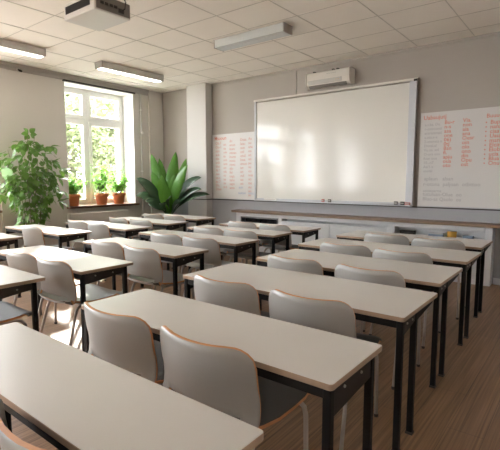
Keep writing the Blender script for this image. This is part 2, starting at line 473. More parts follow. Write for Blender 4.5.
tag(b.build('wall_cable', 'acband'), 'thin vertical cable on wall above the whiteboard', 'cable')

# ------------------------------------------------------------------ whiteboard and items
t = thing('whiteboard', 'large glossy blank whiteboard on the front wall', 'whiteboard', (-3.58, YF-0.0125, 1.05))
W2, HH = 1.455, 1.82
b = MB(); b.box(-W2, W2, -0.045, -0.012, 0.03, HH-0.02); b.build('writing_surface', 'board', t)
b = MB(); b.box(-W2-0.035, -W2, -0.065, -0.0225, 0, HH); bevel(b.build('side_frame', 'alu', t), 0.004)
b = MB(); b.box(W2-0.075, W2+0.03, -0.065, -0.0225, 0, HH); bevel(b.build('side_frame', 'alu', t), 0.004)
b = MB(); b.box(-W2-0.05, W2+0.05, -0.072, -0.0225, HH, HH+0.035); bevel(b.build('top_rail', 'ac', t), 0.006)
b = MB(); b.box(-W2, W2-0.0755, -0.058, -0.0455, 0.0, 0.03); b.box(-W2-0.02, W2+0.02, -0.10, -0.0225, -0.02, -0.0005)
bevel(b.build('pen_tray', 'alu', t), 0.004)
b = MB(); b.box(W2-0.01, W2+0.045, -0.08, -0.073, HH-0.01, HH+0.02); b.build('corner_hook', 'rail', t)
TZ = 1.05
ybt = YF - 0.0125 - 0.0805
def on_tray(name, label, cat, x, w, h, m, group=None):
    t = thing(name, label, cat, (x, ybt, TZ), 0, group)
    b = MB(); b.prism(rrect(-w/2, w/2, -0.012, 0.012, 0.005, 3), 0.0, h); bevel(b.build('body', m, t), 0.003)
    b = MB(); b.box(-w/2+0.006, w/2-0.006, -0.0135, -0.0122, h*0.35, h*0.65); b.build('face_strip', 'acband', t)
on_tray('board_eraser', 'white eraser at left end of the pen tray', 'eraser', -4.69, 0.27, 0.03, 'white')
on_tray('marker_box', 'reddish brown block on tray below board centre, left of a black one', 'marker box', -3.585, 0.05, 0.05, 'redplastic')
on_tray('marker_box', 'black block on tray below board centre, right of reddish one', 'marker box', -3.46, 0.055, 0.05, 'dark')
on_tray('marker_box', 'dark block on tray, left of the three at right end', 'marker box', -2.335, 0.055, 0.05, 'dark')
on_tray('marker_box', 'charcoal block on tray, between dark block and red one', 'marker box', -2.235, 0.06, 0.05, 'rail')
on_tray('marker_box', 'dull red block at right end of the pen tray', 'marker box', -2.16, 0.08, 0.04, 'redplastic')

# ------------------------------------------------------------------ boards with handwriting
def text_mesh(lines, size, name, m, parent, loc):
    """lines: (string, x, z, size) -> one mesh lying on the board face (facing -Y)"""
    out = MB()
    for s, x, z, sz in lines:
        cu = bpy.data.curves.new('ink', 'FONT'); cu.body = s; cu.size = sz; cu.extrude = 0.0006; cu.offset = sz*0.012; cu.resolution_u = 2
        o = bpy.data.objects.new('ink', cu); COL.objects.link(o)
        dg = bpy.context.evaluated_depsgraph_get()
        me = bpy.data.meshes.new_from_object(o.evaluated_get(dg))
        vs = [(v.co.x + x, -v.co.z, v.co.y + z) for v in me.vertices]
        out.add(vs, [list(p.vertices) for p in me.polygons])
        bpy.data.objects.remove(o); bpy.data.curves.remove(cu); bpy.data.meshes.remove(me)
    return out.build(name, m, parent, loc)

# right-hand board
BX0, BX1, BZ0, BZ1 = -2.03, -0.62, 1.045, 2.395
t = thing('writing_board', 'white writing board with red word columns right of the whiteboard', 'writing board', (BX0, YF-0.0125, BZ0))
b = MB(); b.box(0, BX1-BX0, -0.02, -0.0105, 0, BZ1-BZ0); b.build('board_sheet', 'paper', t)
b = MB(); b.box(0, BX1-BX0, -0.03, -0.0105, -0.012, -0.0005); b.build('bottom_edge', 'alu', t)
HB = BZ1 - BZ0
P0 = (0, -0.0212, 0)
text_mesh([('Uabaujutj', 0.04, HB-0.10, 0.082)], 0, 'red_heading', 'red', t, P0)
zs = [HB-0.18-k*0.0605 for k in range(11)]
wa = ['Bu-r', 'n-s', 'asa', 'one', '06)', '0tj', 'Bsn', 'fi.', 'apju', 'oua', 'oto']
wb = ['Via.', 'non', 'aia', 'ana', 'Oesr', 'oin', 'olo', 'ono', 'din', 'Opu', 'ost']
wc = ['Bupr', 'nana', 'ciaa', 'Uaua', 'msna', 'Elcin', 'Elob', 'ucia', 'Blua', 'Onu', 'ona']
text_mesh([(s, 0.33, z, 0.075) for s, z in zip(wa, zs)], 0, 'red_word_column', 'red', t, P0)
text_mesh([(s, 0.57, z+0.01, 0.075) for s, z in zip(wb, zs)], 0, 'red_word_column', 'red', t, P0)
text_mesh([('Buuuen', 0.86, HB-0.135, 0.075)] + [('•', 0.85, z-0.04, 0.07) for z in zs[:10]] + [(s, 0.91, z-0.04, 0.075) for s, z in zip(wc, zs[:10])], 0, 'red_word_column', 'red', t, P0)
wg = ['a.s.ba. Da.', 'r-osoosoat', 'ararateraat', 'a.ota.a-a', '2-otorata n', 'Donsl.al', 'Vu.os. anl', 'O-ura oso', 'fuun oua', '10...n7', 'Aa/1-v', 'uaotai']
text_mesh([(s, 0.06, z-0.01, 0.054) for s, z in zip(wg, zs + [zs[-1]-0.0605])], 0, 'grey_word_column', 'grey', t, P0)
text_mesh([('aplaun   alsan', 0.08, 0.375, 0.075), ('r-otona  paljoan  otbttoo', 0.07, 0.295, 0.075),
           ('aooaoaroa', 0.07, 0.205, 0.06), ('tuculuan-Olue  oo', 0.07, 0.15, 0.072), ('Bluo-as Qaolo  os', 0.07, 0.08, 0.072)], 0, 'grey_note_lines', 'grey', t, P0)
# left-hand board
CX0, CX1, CZ0, CZ1 = -6.19, -5.09, 1.045, 2.335
t = thing('writing_board', 'white writing board of faint red lists left of the whiteboard', 'writing board', (CX0, YF-0.0125, CZ0))
b = MB(); b.box(0, CX1-CX0, -0.02, -0.0105, 0, CZ1-CZ0); b.build('board_sheet', 'paper', t)
b = MB(); b.box(0, CX1-CX0, -0.03, -0.0105, -0.012, -0.0005); b.build('bottom_edge', 'alu', t)
HB = CZ1 - CZ0
text_mesh([('Msuoun', 0.06, HB-0.11, 0.10)], 0, 'red_heading', 'red', t, P0)
cols = [(0.09, ['Ob.7', 'Ou-1', 'osn', 'aub', 'sba', 'uob', 'duo', 'da ?', 'oaa', 'un.s', 'au 7', 'Dn.', 'Dsan'], 0.0),
        (0.30, ['un', 'ua', 'ow', 'as', 'om', 'ann', 'on', 'nia', 'so', 'aa', 'as', 'a-n'], -0.03),
        (0.46, ['du', 'onun', 'lawu', 'oanau', 'louna', 'nouu', 'rawu', 'uJo', 'liai', 'usga', 'tanu', 'aspn', 'sann'], 0.03),
        (0.74, ['Dusa', 'lauu', 'uun', 'onl', 'uoul', 'loua', 'woun', 'uo', 'un', 'oul', 'uo', 'uo'], 0.04),
        (1.0-0.06, ['Au', 'uu', 'una', 'ou', 'un', 'uo', 'pu', 'vu', 'ou', 'oua', 'uo', 'tus', 'ou', 'uo', 'au'], 0.05)]
for x, ws, dz in cols:
    text_mesh([(s, x, HB-0.20+dz-k*0.077, 0.075) for k, s in enumerate(ws)], 0, 'faint_word_column', 'palered', t, P0)
text_mesh([('aun', 0.70, 0.21, 0.07), ('ouasun', 0.68, 0.10, 0.07), ('uosa', 0.94, 0.10, 0.07)], 0, 'blue_note_lines', 'blue', t, P0)

# ------------------------------------------------------------------ low cabinet with ledge along the front wall
C0, C1 = -5.42, -0.99
YC, YW = 6.50, YF - 0.0125
t = thing('low_cabinet', 'long white low cabinet under the whiteboard', 'cabinet', (C0, YC, 0))
def cbox(bm, x0, x1, y0, y1, z0, z1): bm.box(x0-C0, x1-C0, y0-YC, y1-YC, z0, z1)
b = MB()
cbox(b, C0, C1, YW-0.012, YW-0.0005, 0.0, 0.797)
cbox(b, C0, C0+0.11, YC, YW-0.0125, 0.0, 0.797)
cbox(b, C1-0.09, C1, YC, YW-0.0125, 0.0, 0.797)
cbox(b, -4.43, -4.35, YC, YW-0.0125, 0.07, 0.728)
cbox(b, -2.42, -2.30, YC, YW-0.0125, 0.07, 0.728)
cbox(b, C0+0.1105, C1-0.0905, YC, YW-0.0125, 0.7285, 0.797)
cbox(b, C0+0.1105, C1-0.0905, YC, YW-0.0125, 0.0, 0.0695)
bevel(b.build('carcass', 'cab', t), 0.004)
# glazed left bay
b = MB(); cbox(b, -5.309, -4.431, YW-0.02, YW-0.0126, 0.40, 0.7275); b.build('bay_back', 'cabdark', t)
b = MB(); cbox(b, -5.309, -4.431, YC+0.012, YW-0.0205, 0.40, 0.415); cbox(b, -5.309, -4.431, YC+0.012, YW-0.0205, 0.0701, 0.3995)
b.build('bay_floor', 'cab', t)
b = MB(); x0, x1 = -5.305, -4.435
cbox(b, x0, x0+0.025, YC-0.004, YC+0.010, 0.42, 0.724); cbox(b, x1-0.025, x1, YC-0.004, YC+0.010, 0.42, 0.724)
cbox(b, x0+0.025, x1-0.025, YC-0.004, YC+0.010, 0.42, 0.445); cbox(b, x0+0.025, x1-0.025, YC-0.004, YC+0.010, 0.70, 0.724)
d = b.build('glass_door', 'cabdark', t)
b = MB(); cbox(b, x0+0.024, x1-0.024, YC+0.001, YC+0.005, 0.444, 0.701); b.build('pane', 'darkglass', d)
# closed panels
for k in range(2):
    xa = -4.345 + k*0.962
    b = MB(); cbox(b, xa, xa+0.955, YC-0.008, YC+0.01, 0.075, 0.69); bevel(b.build('panel_door', 'cabpanel', t), 0.004)
# open niche with a shelf and doors under it
b = MB(); cbox(b, -2.299, -1.081, YC+0.005, YW-0.0126, 0.60, 0.615); b.build('niche_shelf', 'cab', t)
for k in range(2):
    xa = -2.295 + k*0.608
    b = MB(); cbox(b, xa, xa+0.602, YC-0.006, YC+0.012, 0.38, 0.595); bevel(b.build('panel_door', 'cabpanel', t), 0.004)
    b = MB(); cbox(b, xa, xa+0.602, YC-0.006, YC+0.012, 0.075, 0.373); bevel(b.build('panel_door', 'cabpanel', t), 0.004)
b = MB(); b.prism(rrect(-5.50, 0.6, 6.44, YW-0.0005, 0.008, 2), 0.7975, 0.842)
t2 = thing('wall_ledge', 'long brown wooden ledge on top of the low cabinet', 'ledge', (0, 0, 0))
bevel(b.build('ledge_board', 'ledge', t2), 0.004)
for xx in (-0.4, 0.35):
    b = MB(); b.prism([(6.5, 0.797), (YW-0.0005, 0.797), (YW-0.0005, 0.62)], xx, xx+0.03, axis='x'); b.build('ledge_bracket', 'rail', t2)

# things in the cabinet
SZ = 0.615
def item_box(name, label, cat, x, y, z, w, d, h, m, lid, rot=0, group=None):
    t = thing(name, label, cat, (x, y, z), rot, group)
    b = MB(); b.box(-w/2, w/2, -d/2, d/2, 0, h*0.7); bevel(b.build('body', m, t), 0.003)
    b = MB(); b.box(-w/2-0.002, w/2+0.002, -d/2-0.002, d/2+0.002, h*0.7+0.0003, h); bevel(b.build('lid', lid, t), 0.003)
item_box('card_box', 'small orange yellow box in the open cabinet niche', 'box', -1.51, 6.58, SZ, 0.12, 0.06, 0.085, 'orange', 'orange', 0.2)
item_box('card_box', 'slate blue flat box in the niche left of orange one', 'box', -1.72, 6.58, SZ, 0.20, 0.07, 0.05, 'bluebox', 'cabpanel', 0)
item_box('card_box', 'low blue box in the niche right of orange one', 'box', -1.30, 6.59, SZ, 0.13, 0.06, 0.04, 'bluebox', 'bluebox', 0)
item_box('card_box', 'dark flat box at left end of the open niche', 'box', -2.13, 6.58, SZ, 0.22, 0.08, 0.06, 'dark', 'rail', 0.05)
for k, (xx, w, h) in enumerate(((-5.18, 0.10, 0.16), (-5.02, 0.14, 0.20), (-4.84, 0.11, 0.15), (-4.64, 0.16, 0.19))):
    item_box('file_box', ['pale file box behind smoked glass, leftmost', 'pale file box behind smoked glass, second from left',
             'pale file box behind smoked glass, third from left', 'pale file box behind smoked glass, rightmost'][k], 'box',
             xx, 6.60, 0.4155, w, 0.08, h+0.05, 'cabpanel', 'acband', 0, 'file boxes behind the smoked glass')

# ------------------------------------------------------------------ desk
def make_desk(length, depth, span=None, deep=0.0):
    """origin on the floor at the middle of the edge nearest the camera; local +y goes to the front wall"""
    L = length/2
    root = bpy.data.objects.new('classroom_desk', None); COL.objects.link(root); root.empty_display_size = 0.1
    top = MB(); top.prism(rrect(-L, L, 0, depth, 0.016, 4), 0.717, 0.742, 0, 1)
    bevel(top.build('desk_top', ['lam', 'edge'], root), 0.0035, 2)
    ya = 0.026; yb = depth-0.08 if span is None else ya + span
    xo = L-0.026
    hw = 0.0165
    for sx in (-1, 1):
        for yy in (ya, yb):
            lg = MB(); x = sx*xo; lg.box(x-hw, x+hw, yy-hw, yy+hw, 0.012, 0.7165)
            lo = bevel(lg.build('leg', 'black', root), 0.005, 2)
            ft = MB(); ft.box(x-hw-0.003, x+hw+0.003, yy-hw-0.003, yy+hw+0.003, 0, 0.0118); ft.build('foot_cap', 'glide', lo)
        e = MB()
        y0, y1 = ya+hw, yb-hw
        x = sx*xo
        e.prism([(y0, 0.632-deep), (y0+(y1-y0)*0.3, 0.640-deep), (y1, 0.668-deep*1.3), (y1, 0.7162), (y0, 0.7162)], x-0.012, x+0.012, axis='x')
        eo = bevel(e.build('end_rail', 'rail', root), 0.003)
        for fy in (0.25, 0.7):
            c = MB(); yy = y0+(y1-y0)*fy
            c.tube([(x+sx*0.0125, yy, 0.688), (x+sx*0.016, yy, 0.688), (x+sx*0.018, yy, 0.688)], 0.006, 10, radii=[0.006,0.006,0.004]); c.build('bolt', 'bolt', eo)
        if span is not None and depth-yb > 0.2:
            c = MB(); c.prism([(yb+hw, 0.660), (depth-0.06, 0.695), (depth-0.06, 0.7162), (yb+hw, 0.7162)], x-0.012, x+0.012, axis='x'); c.build('top_bracket', 'black', root)
    for yy, nm in ((ya, 'front_rail'), (yb, 'rear_rail')):
        r = MB(); r.box(-xo+hw, xo-hw, yy-0.012, yy+0.012, 0.676, 0.7162); bevel(r.build(nm, 'black', root), 0.003)
    return root

# (column, near-edge y, depth, right edge x, length, leg span, label)
D = [
 ('R1', 0.565, 0.365, -0.67, 1.52, None, 'nearest white desk, filling the lower left of view'),
 ('R2', 1.285, 0.465, -0.65, 1.56, 0.36, 'second desk of the right column, brown end rail with two bolts'),
 ('R3', 2.16, 0.62, -0.70, 1.62, 0.22, 'third desk from the front of view, right column'),
 ('R4', 3.04, 0.66, -0.755, 1.56, 0.22, 'fourth desk of the right column, counting from the camera'),
 ('R5', 3.99, 0.63, -0.785, 1.68, 0.22, 'fifth desk of the right column, behind the fourth'),
 ('R6', 4.92, 0.66, -0.84, 1.64, 0.22, 'desk closest to the low cabinet, right column'),
 ('B', 1.03, 0.48, -3.03, 1.55, None, 'middle column desk cut by the left edge of view'),
 ('A', 1.76, 0.49, -3.00, 1.56, None, 'glaring sunlit desk, second of the middle column'),
 ('C', 2.66, 0.46, -2.95, 1.53, None, 'third desk of the middle column, below the banana plant'),
 ('G', 3.57, 0.43, -2.98, 1.68, None, 'fourth desk of the middle column, counting from the camera'),
 ('H', 4.40, 0.43, -3.06, 1.55, None, 'fifth desk of the middle column, next behind the fourth'),
 ('I', 5.06, 0.47, -3.02, 1.56, None, 'last middle column desk, before the glazed cabinet bay'),
 ('F', 2.02, 0.42, -5.40, 1.50, None, 'window column desk whose corner shows at left edge'),
 ('D', 2.80, 0.46, -5.24, 1.55, None, 'window column desk right below the tall climber'),
 ('E', 3.66, 0.46, -5.05, 1.60, None, 'window column desk below the terracotta pots'),
 ('J', 4.52, 0.47, -5.17, 1.55, None, 'window column desk just before the last one'),
 ('K', 5.36, 0.50, -5.35, 1.55, None, 'window column desk nearest the broad-leaved plant'),
]
for key, y0, dep, xr, ln, span, label in D:
    d = make_desk(ln, dep, span, 0.03 if key in ('R1', 'R2') else 0.0)
    d.location = (xr-ln/2, y0, 0)
    tag(d, label, 'desk', 'white classroom desks')

# ------------------------------------------------------------------ chair
PROF = [(-0.072, 0.812), (-0.066, 0.775), (-0.058, 0.72), (-0.048, 0.66), (-0.037, 0.61), (-0.030, 0.58), (-0.026, 0.558),
        (-0.026, 0.536), (-0.034, 0.516), (-0.044, 0.499), (-0.040, 0.484), (-0.015, 0.476), (0.06, 0.471), (0.17, 0.465), (0.28, 0.464),
        (0.38, 0.468), (0.440, 0.473), (0.478, 0.469), (0.500, 0.456)]
US = [-1, -0.965, -0.9, -0.82, -0.74, -0.6, -0.4, -0.2, 0, 0.2, 0.4, 0.6, 0.74, 0.82, 0.9, 0.965, 1]
NB = 10            # rows of the backrest
def shell_grid():
    rows = []
    n = len(PROF)
    for i, (py, pz) in enumerate(PROF):
        a = Vector((0, *PROF[max(0, i-1)])); c = Vector((0, *PROF[min(n-1, i+1)]))
        tg = (c-a).normalized()
        nrm = Vector((0, -tg.z, tg.y))          # towards the sitter
        if nrm.y < 0 and nrm.z < 0: nrm = -nrm
        f = i/(n-1)
        if i <= 9: hw = 0.268 + 0.004*i/9; k = 0.085 - 0.035*i/9
        else: hw = 0.272 - 0.025*((i-9)/9)**2; k = 0.050*max(0, 1-(i-9)/4.0) + 0.010
        row = []
        for u in US:
            p = Vector((u*hw, py, pz)) + nrm*(k*abs(u)**2.2)
            row.append(p)
        rows.append(row)
    # rounded top corners: pull the upper rows down near the sides
    R = 0.095
    z0 = 0.812; zb = 0.605
    for j, u in enumerate(US):
        xx = abs(rows[0][j].x); hw = 0.268
        dx = xx-(hw-R)
        drop = 0 if dx <= 0 else R*(1-math.sqrt(max(0, 1-(dx/R)**2)))*0.95
        drop += 0.004*0
        for i in range(0, 5):
            s = max(0, (rows[i][j].z-zb)/(z0-zb))
            s = (PROF[i][1]-zb)/(PROF[0][1]-zb)
            rows[i][j].z -= drop*s
    # rounded front corners of the seat
    R = 0.07
    for j, u in enumerate(US):
        xx = abs(rows[-1][j].x); hw = 0.247
        dx = xx-(hw-R)
        if dx > 0:
            drop = R*(1-math.sqrt(max(0, 1-(dx/R)**2)))
            for i in range(15, n):
                s = (PROF[i][0]-0.37)/(PROF[-1][0]-0.37)
                rows[i][j].y -= drop*max(0, s)
    return rows
def shell_part(r0, r1, hole=None):
    rows = shell_grid()
    n = len(rows); m = len(US)
    # normals on the full grid, so that both parts meet smoothly
    def N(i, j):
        a = rows[max(0,i-1)][j]; c = rows[min(n-1,i+1)][j]; d = rows[i][max(0,j-1)]; e = rows[i][min(m-1,j+1)]
        v = (e-d).cross(c-a).normalized()
        return v
    T = 0.0068
    bm = MB()
    A, B = {}, {}
    for i in range(r0, r1+1):
        for j in range(m):
            nn = N(i, j)
            A[i,j] = len(bm.v); bm.v.append(tuple(rows[i][j] + nn*T))
            B[i,j] = len(bm.v); bm.v.append(tuple(rows[i][j] - nn*T))
    faces = [(i, j) for i in range(r0, r1) for j in range(m-1) if not (hole and hole(i, j))]
    fs = set(faces)
    for i, j in faces:
        bm.f.append([A[i,j], A[i+1,j], A[i+1,j+1], A[i,j+1]]); bm.m.append(0); bm.s.append(True)
        bm.f.append([B[i,j], B[i,j+1], B[i+1,j+1], B[i+1,j]]); bm.m.append(1); bm.s.append(True)
        for (a, c, ni, nj) in (((i,j),(i,j+1),i-1,j), ((i+1,j+1),(i+1,j),i+1,j), ((i+1,j),(i,j),i,j-1), ((i,j+1),(i+1,j+1),i,j+1)):
            if (ni, nj) not in fs:
                if (ni < r0 and r0 > 0) or (ni >= r1 and r1 < n-1): continue      # the seam between the two parts
                bm.f.append([A[a], A[c], B[c], B[a]]); bm.m.append(2); bm.s.append(False)
    return bm
def side_of(bm):
    return bm
def make_chair():
    root = bpy.data.objects.new('shell_chair', None); COL.objects.link(root); root.empty_display_size = 0.1
    def hole(i, j):
        c = (US[j]+US[j+1])/2
        if i == 7: return abs(c) < 0.78
        if i == 8: return abs(c) < 0.74
        return False
    bk = shell_part(0, NB, hole).build('backrest', ['seat', 'shell', 'ply'], root, fix=False)
    st = shell_part(NB, len(PROF)-1).build('seat', ['seat', 'shell', 'ply'], root, fix=False)
    for s in (-1, 1):
        b = MB(); b.tube([(s*.240,.425,.018), (s*.236,.428,.2), (s*.232,.43,.36), (s*.228,.422,.405), (s*.218,.40,.434), (s*.205,.36,.444), (s*.19,.20,.444)], 0.0115, 8)
        lg = b.build('leg', 'tube', root)
        g = MB(); g.lathe([(0,0),(0.014,0),(0.0145,0.016),(0.0,0.0185)], 10, c=(s*.240,.425,0)); g.build('foot_glide', 'glide', lg)
        b = MB(); b.tube([(s*.238,-.055,.018), (s*.228,.0,.2), (s*.216,.05,.38), (s*.211,.065,.415), (s*.205,.085,.437), (s*.198,.115,.444), (s*.19,.20,.444)], 0.0115, 8)
        lg = b.build('leg', 'tube', root)
        g = MB(); g.lathe([(0,0),(0.014,0),(0.0145,0.016),(0.0,0.0185)], 10, c=(s*.238,-.055,0)); g.build('foot_glide', 'glide', lg)
    for yy in (0.13, 0.33):
        b = MB(); b.tube([(-.197, yy, .444), (0, yy, .444), (.197, yy, .444)], 0.010, 8); b.build('cross_bar', 'tube', root)
    return root, st

names = {'R': 'right column', 'M': 'middle column', 'L': 'window column'}
CH = [  # x, y of the seat's rear edge, label
 (-1.09, 0.505, 'chair at nearest desk, only its top rim in bottom left corner'),
 (-1.80, 1.222, 'left grey chair at the second desk of the right column'),
 (-1.20, 1.222, 'right grey chair at second desk of right column, orange rim, nearest whole backrest'),
 (-1.80, 2.03, 'left grey chair at the third desk of the right column'),
 (-1.18, 2.03, 'right grey chair at the third desk of the right column'),
 (-1.86, 2.95, 'left grey chair at the fourth desk of the right column'),
 (-1.22, 2.93, 'right grey chair at the fourth desk of the right column'),
 (-1.85, 3.86, 'left grey chair at the fifth desk of the right column'),
 (-1.28, 3.80, 'right grey chair at the fifth desk of the right column'),
 (-1.82, 4.86, 'left grey chair at the desk before the low cabinet niche'),
 (-1.24, 4.80, 'right grey chair at the desk before the low cabinet niche'),
 (-3.36, 0.97, 'chair at left edge showing only its dark seat under a desk'),
 (-3.88, 1.715, 'left chair at the glaring sunlit desk of the middle column'),
 (-3.325, 1.715, 'right chair at the glaring sunlit desk, seat paled for window glare'),
 (-3.87, 2.56, 'left chair at the third desk of the middle column'),
 (-3.27, 2.53, 'right chair at the third desk of the middle column'),
 (-3.87, 3.35, 'left chair at the fourth desk of the middle column'),
 (-3.30, 3.34, 'right chair at the fourth desk of the middle column'),
 (-3.93, 4.13, 'left chair at the fifth desk of the middle column'),
 (-3.38, 4.12, 'right chair at the fifth desk of the middle column'),
 (-4.03, 4.96, 'left chair at the last middle column desk, near glazed bay'),
 (-3.44, 4.95, 'right chair at the last middle column desk, near glazed bay'),
 (-5.88, 2.76, 'lone chair at the window column desk below the climber'),
 (-6.18, 3.60, 'left chair at the window desk below the terracotta pots'),
 (-5.59, 3.57, 'right chair at the window desk below the terracotta pots'),
 (-6.06, 4.25, 'left chair at window column desk just before the last one'),
 (-5.48, 4.25, 'right chair at window column desk just before the last one'),
 (-6.24, 5.12, 'left chair at the desk nearest the broad-leaved plant'),
 (-5.665, 5.11, 'right chair at the desk nearest the broad-leaved plant'),
]
chair0, seat0 = make_chair()
glare_seat = seat0.data.copy(); glare_seat.materials[0] = M['shell']  # pale tops imitate window glare on the dark seats
GLARE = {12, 13, 14, 15, 16, 17, 22, 23, 24}
rc = random.Random(3)
for i, (x, y, label) in enumerate(CH):
    c = chair0 if i == 0 else copy_tree(chair0)
    c.location = (x, y, 0); c.rotation_euler = (0, 0, rc.uniform(-0.04, 0.04))
    for ch in c.children:
        if i in GLARE and ch.name.startswith('seat'): ch.data = glare_seat
    tag(c, label, 'chair', 'grey shell chairs at the desks')

# ------------------------------------------------------------------ plants
def leaf(bm, p, d, up, ln, w, fold=0.25, droop=0.2, mi=0):
    """a folded, pointed leaf of eight faces"""
    d = Vector(d).normalized(); s = d.cross(Vector(up))
    if s.length < 1e-3: s = d.cross(Vector((1, 0.3, 0)))
    s.normalize(); u = s.cross(d)
    p = Vector(p)
    st = [(0, 0.05), (0.18, 0.8), (0.42, 1.0), (0.72, 0.62), (1.0, 0.0)]
    vs = []
    for tpos, ww in st:
        c = p + d*(ln*tpos) - u*(droop*ln*tpos*tpos)
        h = w*0.5*ww
        vs += [c - s*h + u*(fold*h), c, c + s*h + u*(fold*h)]
    fs = []
    for i in range(len(st)-1):
        a = i*3; fs += [(a, a+1, a+4, a+3), (a+1, a+2, a+5, a+4)]
    bm.add(vs, fs, mi, True)

rp = random.Random(11)
# tall climber by the window wall
t = thing('tall_climber_plant', 'tall leafy green climber against the wall left of the window', 'plant', (-7.22, 3.42, 0))
b = MB(); b.lathe([(0.0, 0.0), (0.13, 0.0), (0.17, 0.30), (0.18, 0.34), (0.16, 0.34), (0.155, 0.30), (0.0, 0.30)], 24)
b.build('planter', 'potgrey', t)
b = MB(); b.lathe([(0.0, 0.318), (0.154, 0.305)], 20); b.build('soil', 'soil', t)
st = MB(); lf = MB()
for k in range(9):
    a = k*2.4; r = 0.05 + 0.012*k
    pts = []
    lean = (0.28*math.cos(a), 0.34*math.sin(a))
    hgt = rp.uniform(1.3, 1.62)
    for q in range(7):
        f = q/6
        pts.append((r*math.cos(a)*(1-f) + lean[0]*f**1.5, r*math.sin(a)*(1-f)+lean[1]*f**1.5, 0.30 + hgt*f))
    st.tube(pts, 0.007, 6, radii=[0.009-0.006*i/6 for i in range(7)])
st.tube([(0, 0.04, 0.3), (0.02, 0.0, 1.2), (0.0, -0.02, 2.0), (0.0, 0.0, 2.20)], 0.006, 6)
st.tube([(0.0, 0.06, 1.9), (0.0, 0.09, 2.05), (0.0, 0.10, 2.16)], 0.004, 6)
st.build('stems', 'stem', t)
def env(z):           # half width of the crown
    if z < 0.9: return 0.16 + 0.10*(z-0.55)/0.35
    if z < 1.3: return 0.26 + 0.19*(z-0.9)/0.4
    if z < 1.75: return 0.43
    return max(0.10, 0.45 - 0.36*((z-1.75)/0.32)**1.6)
for k in range(620):
    z = rp.uniform(0.62, 2.06)
    if z < 1.0 and rp.random() < 0.45: z += 0.6
    R = env(z); a = rp.uniform(0, 2*PI); q = math.sqrt(rp.uniform(0.15, 1.0))
    x = 0.62*R*q*math.cos(a); y = R*q*math.sin(a)
    if x < -0.42: x = -0.42
    d = (math.cos(a)*0.7 + rp.uniform(-.5,.5), math.sin(a)*0.7 + rp.uniform(-.5,.5), rp.uniform(-1.2, 0.1))
    s = rp.uniform(0.075, 0.13)
    leaf(lf, (x, y, z), d, (rp.uniform(-.4,.4), rp.uniform(-.4,.4), 1), s, s*rp.uniform(0.6, 0.85), 0.2, 0.25)
for k in range(6):
    a = k*1.1; 
    leaf(lf, (0.0, 0.02+0.02*math.cos(a), 2.17+0.02*math.sin(a)), (0.3*math.sin(a), math.cos(a), 0.5*math.sin(a)), (1, 0, 0.5), 0.11, 0.09, 0.1, 0.1)
for y, z in ((0.35, 1.98), (0.38, 1.72), (0.52, 1.60), (0.46, 1.45), (0.50, 1.22), (0.46, 1.05), (-0.52, 1.75), (-0.5, 1.2)):
    for q in range(4):
        leaf(lf, (rp.uniform(-.05,.1), y, z), (0.4, rp.uniform(-.6,1)*math.copysign(1, y), rp.uniform(-.9,.4)), (0.3, 0, 1), 0.16, 0.11, 0.2, 0.2)
lf.build('foliage', 'leafA', t, fix=False)
pl = MB(); leaf(pl, (0.12, -0.40, 1.62), (0.1, -0.2, -1), (1, 0.1, 0), 0.2, 0.2, 0.08, 0.05)
o = pl.build('pale_leaf', 'leafPale', t, fix=False); o['label'] = 'pale mint green leaf'
st2 = MB(); st2.tube([(0.03, -0.08, 1.35), (0.08, -0.25, 1.60), (0.12, -0.40, 1.62)], 0.004, 6); st2.build('leaf_stalk', 'stem', t)

# broad-leaved plant in the corner
BP = Vector((-7.02, 6.20, 0.0))
t = thing('broad_leaved_plant', 'broad-leaved banana-like plant in dark planter by the pillar', 'plant', BP)
b = MB(); b.prism(rrect(-0.17, 0.17, -0.17, 0.17, 0.03, 4), 0.0, 0.60); bevel(b.build('planter', 'potdark', t), 0.008)
b = MB(); b.box(-0.15, 0.15, -0.15, 0.15, 0.6005, 0.615); b.build('soil', 'soil', t)
def blade(tip, base, w, bend, mi, side=None, name='leaf', pet=0.2):
    bm = MB()
    b0, tp = Vector(base), Vector(tip)
    mid = (b0+tp)/2 + Vector(bend)
    n = 14
    vs = []; c = []
    for i in range(n+1):
        f = i/n
        c.append(b0*(1-f)**2 + mid*2*f*(1-f) + tp*f*f)
    for i in range(n+1):
        f = i/n
        tg = (c[min(n, i+1)]-c[max(0, i-1)]).normalized()
        face = Vector(side) if side else Vector((0.55, -0.8, 0.25))
        s = tg.cross(face).normalized(); u = s.cross(tg)
        if f < pet: ww = 0.012
        else:
            g = (f-pet)/(1-pet)
            ww = 0.012 + w*0.5*(math.sin(PI*min(1, g**0.8))**0.8)*(1.0 if g < 0.97 else 0.5)
        if i == n: ww = 0.002
        vs += [c[i]-s*ww+u*(0.28*ww), c[i], c[i]+s*ww+u*(0.28*ww)]
    fs = []
    for i in range(n):
        a = i*3; fs += [(a, a+1, a+4, a+3), (a+1, a+2, a+5, a+4)]
    bm.add(vs, fs, 0, True)
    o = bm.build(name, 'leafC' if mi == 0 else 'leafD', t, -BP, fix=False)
    sd = o.modifiers.new('solid', 'SOLIDIFY'); sd.thickness = 0.003
    return o
ba = (-7.02, 6.2, 0.60)
